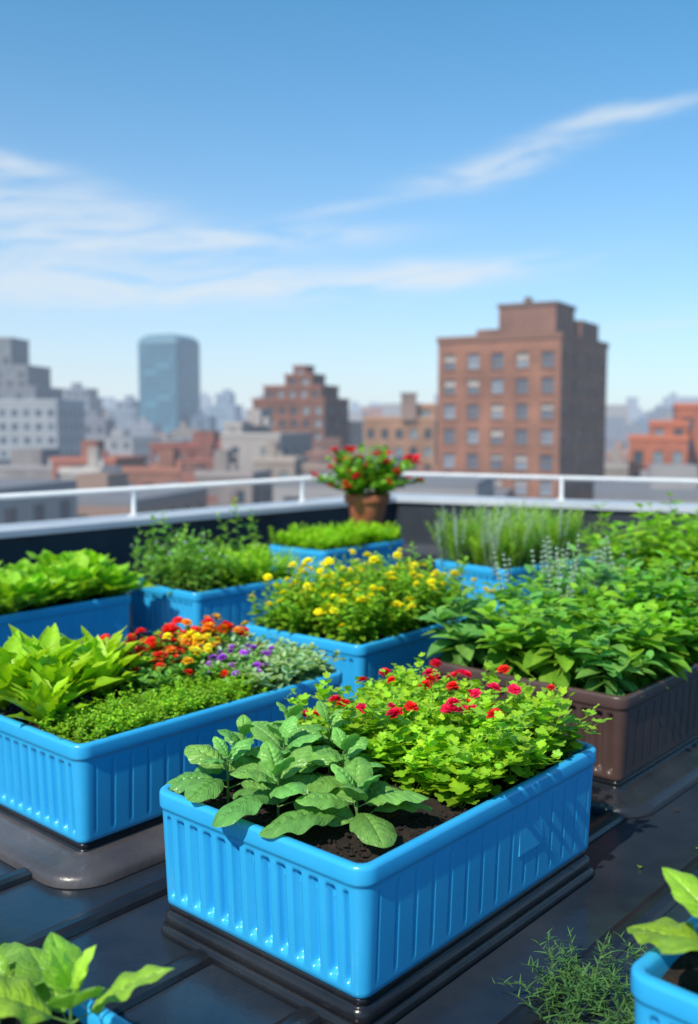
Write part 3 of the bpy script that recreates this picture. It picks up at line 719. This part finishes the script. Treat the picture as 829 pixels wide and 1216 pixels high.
for band,(d0,d1) in enumerate(((70,260),(260,520),(520,1000))):
    B=BM(); hz=haze_at((d0+d1)/2); cell=28 if band<2 else 42
    th=R(-14); cs,sn=math.cos(th),math.sin(th)
    n=int(d1*1.2/cell)
    for i in range(-n,n+1):
        for j in range(0,n+1):
            X=i*cell;Y=j*cell; x=X*cs-Y*sn; y=X*sn+Y*cs
            dd=math.hypot(x,y)
            if not(d0<dd<d1) or y<35 or abs(math.atan2(x,y))>.85: continue
            top=r.uniform(572,604) if band==0 else r.uniform(515,560) if band==1 else r.uniform(497,520)
            if band==2 and r.random()<.12: top=r.uniform(478,495)
            zt=Z(top,dd); 
            if zt<GZ+6: zt=GZ+r.uniform(6,11)
            w=cell*r.uniform(.5,.72);d=cell*r.uniform(.5,.72)
            o=(x,y);exx=(cs,sn);eyy=(-sn,cs)
            m=r.choice((0,0,1,2,3,6))
            if dd<520:
                B2_=BM(); B2_.box(o,exx,eyy,0,w,0,d,zt-.0,zt+.6,4)
                def Pp(a,b): return (o[0]+exx[0]*a+eyy[0]*b,o[1]+exx[1]*a+eyy[1]*b)
                nr_=max(1,int((zt-GZ)/3.5)); 
                tb=BM()
                for (a,b,l) in ((Pp(0,0),Pp(w,0),w),(Pp(w,0),Pp(w,d),d),(Pp(0,d),Pp(0,0),d)):
                    tb.wall(a,b,max(GZ,zt-3.5*min(nr_,6)),zt,max(2,int(l/3.4)),min(nr_,6),.45,.5,.2,r)
                    if zt-3.5*min(nr_,6)>GZ: tb.q([(a[0],a[1],GZ),(b[0],b[1],GZ),(b[0],b[1],zt-3.5*min(nr_,6)),(a[0],a[1],zt-3.5*min(nr_,6))])
                base=len(B.V); B.V+=tb.V; B.F+=[tuple(base+q for q in f) for f in tb.F]; B.M+=[(m if k==0 else 5) for k in tb.M]
                base=len(B.V); B.V+=B2_.V; B.F+=[tuple(base+q for q in f) for f in B2_.F]; B.M+=B2_.M
                B.box(o,exx,eyy,w*.3,w*.55,d*.4,d*.65,zt+.6,zt+2.6,m)
            else:
                B.box(o,exx,eyy,0,w,0,d,GZ,zt,m)
                if r.random()<.4: B.box(o,exx,eyy,w*.2,w*.7,d*.2,d*.7,zt+.01,zt+r.uniform(2,6),m)
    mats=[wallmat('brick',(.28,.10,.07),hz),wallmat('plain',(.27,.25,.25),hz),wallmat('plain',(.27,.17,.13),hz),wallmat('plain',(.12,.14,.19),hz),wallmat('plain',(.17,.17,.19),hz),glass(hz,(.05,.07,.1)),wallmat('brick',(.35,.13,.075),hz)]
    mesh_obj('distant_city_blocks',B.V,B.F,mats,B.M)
B=BM()
for i in range(260):
    dd=r.uniform(1100,3200); az=r.uniform(-.8,.8); x=dd*math.sin(az);y=dd*math.cos(az)
    top=r.uniform(484,499) if r.random()<.85 else r.uniform(468,484)
    w=r.uniform(15,45); B.box((x,y),(1,0),(0,1),0,w,0,w,GZ,Z(top,dd),0)
    if r.random()<.3: B.box((x,y),(1,0),(0,1),w*.3,w*.7,w*.3,w*.7,Z(top,dd)+.01,Z(top,dd)+w*.3,0)
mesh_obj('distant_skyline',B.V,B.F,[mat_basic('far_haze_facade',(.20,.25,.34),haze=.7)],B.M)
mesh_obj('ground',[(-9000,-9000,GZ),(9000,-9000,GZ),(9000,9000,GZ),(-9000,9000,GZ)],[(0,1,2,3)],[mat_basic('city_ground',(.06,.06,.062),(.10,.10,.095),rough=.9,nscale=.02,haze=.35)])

# ------------------------------------------------------------------ sky / light
S=Vector((-.38,-.56,.69)).normalized()
w=bpy.data.worlds.new('World'); sc.world=w; w.use_nodes=True; N=NT(w.node_tree)
out=N.n('ShaderNodeOutputWorld'); sky=N.n('ShaderNodeTexSky'); sky.sky_type='NISHITA'; sky.sun_disc=False
sky.sun_elevation=math.asin(S.z); sky.sun_rotation=math.atan2(S.x,S.y); sky.air_density=1.0; sky.dust_density=.3; sky.ozone_density=1.5
tc=N.n('ShaderNodeTexCoord'); sp=N.n('ShaderNodeSeparateXYZ'); N.l(tc.outputs['Generated'],sp.inputs[0])
az=N.m('ARCTAN2',sp.outputs[0],sp.outputs[1]); el=N.m('ARCSINE',sp.outputs[2])
tmix=N.n('ShaderNodeMix'); tmix.data_type='RGBA'; N.l(N.m('DIVIDE',N.m('MAXIMUM',el,0),.42,clamp=True),tmix.inputs[0])
tmix.inputs[6].default_value=(.62,.86,1.14,1); tmix.inputs[7].default_value=(.40,1.02,1.20,1)
tn=N.n('ShaderNodeVectorMath'); tn.operation='MULTIPLY'; N.l(tmix.outputs[2],tn.inputs[1]); N.l(sky.outputs[0],tn.inputs[0])
bg=N.n('ShaderNodeBackground'); bg.inputs[1].default_value=.138; N.l(tn.outputs[0],bg.inputs[0])
cb=N.n('ShaderNodeCombineXYZ'); N.l(N.m('MULTIPLY',az,2.4),cb.inputs[0]); N.l(N.m('SUBTRACT',N.m('MULTIPLY',el,15),N.m('MULTIPLY',az,1.1)),cb.inputs[1])
n1=N.n('ShaderNodeTexNoise'); n1.inputs['Scale'].default_value=3.0; n1.inputs['Detail'].default_value=11; n1.inputs['Roughness'].default_value=.62; n1.inputs['Distortion'].default_value=.9
N.l(cb.outputs[0],n1.inputs['Vector'])
n2=N.n('ShaderNodeTexNoise'); n2.inputs['Scale'].default_value=6; n2.inputs['Detail'].default_value=6; N.l(tc.outputs['Generated'],n2.inputs['Vector'])
eld=N.m('ADD',el,N.m('MULTIPLY',N.m('SUBTRACT',n2.outputs['Fac'],.5),.03))
def blob(a0,e0,th,sa,se,amp):
    da=N.m('SUBTRACT',az,a0);de=N.m('SUBTRACT',eld,e0);c,s=math.cos(th),math.sin(th)
    p=N.m('ADD',N.m('MULTIPLY',da,c/sa),N.m('MULTIPLY',de,s/sa)); q=N.m('ADD',N.m('MULTIPLY',da,-s/se),N.m('MULTIPLY',de,c/se))
    r2=N.m('ADD',N.m('MULTIPLY',p,p),N.m('MULTIPLY',q,q))
    return N.m('MULTIPLY',N.m('EXPONENT',N.m('MULTIPLY',r2,-1)),amp)
bl=[blob(.145,.243,.24,.075,.011,1.9),blob(.26,.280,.15,.07,.007,1.5),blob(.09,.143,.07,.11,.011,2.2),blob(-.10,.132,.03,.16,.014,1.8),blob(-.30,.198,-.05,.09,.022,2.2),blob(-.13,.176,.03,.13,.011,2.0),blob(-.33,.24,-.12,.05,.007,1.6),blob(-.30,.14,.0,.16,.024,1.6),blob(.33,.095,.1,.07,.008,.8),blob(-.02,.204,.12,.045,.005,.7)]
t=bl[0]
for b in bl[1:]: t=N.m('ADD',t,b)
mask=N.m('MULTIPLY',N.m('MULTIPLY',t,N.m('MAXIMUM',N.m('MULTIPLY_ADD',n1.outputs['Fac'],4.4,-1.55),0)),.55)
mask=N.m('SUBTRACT',1,N.m('EXPONENT',N.m('MULTIPLY',mask,-1.3)))
lf=N.m('MULTIPLY_ADD',az,-.55,.86)
hz=N.m('MULTIPLY',N.m('EXPONENT',N.m('MULTIPLY',N.m('MAXIMUM',el,0),-7.6)),lf,clamp=True)
mk=N.m('SUBTRACT',1,N.m('MULTIPLY',N.m('SUBTRACT',1,N.m('MINIMUM',mask,.9)),N.m('SUBTRACT',1,hz)))
bg2=N.n('ShaderNodeBackground'); bg2.inputs[0].default_value=(.76,.84,.91,1); bg2.inputs[1].default_value=1.0
ms=N.n('ShaderNodeMixShader'); N.l(mk,ms.inputs[0]); N.l(bg.outputs[0],ms.inputs[1]); N.l(bg2.outputs[0],ms.inputs[2]); N.l(ms.outputs[0],out.inputs[0])
ld=bpy.data.lights.new('sun','SUN'); ld.energy=5; ld.angle=R(.6); ld.color=(1,.93,.80)
lo=bpy.data.objects.new('sun',ld); lo.rotation_euler=S.to_track_quat('Z','Y').to_euler(); link(lo)

# ------------------------------------------------------------------ camera
cd=bpy.data.cameras.new('camera'); cam=bpy.data.objects.new('camera',cd); link(cam)
cam.location=(0,0,1.30); cam.rotation_euler=(R(90-5.27),0,0)
cd.sensor_fit='VERTICAL'; cd.sensor_height=36; cd.sensor_width=36; cd.lens=34.6; cd.clip_end=20000; cd.clip_start=.05
cd.dof.use_dof=True; cd.dof.focus_distance=2.4; cd.dof.aperture_fstop=1.9
sc.camera=cam
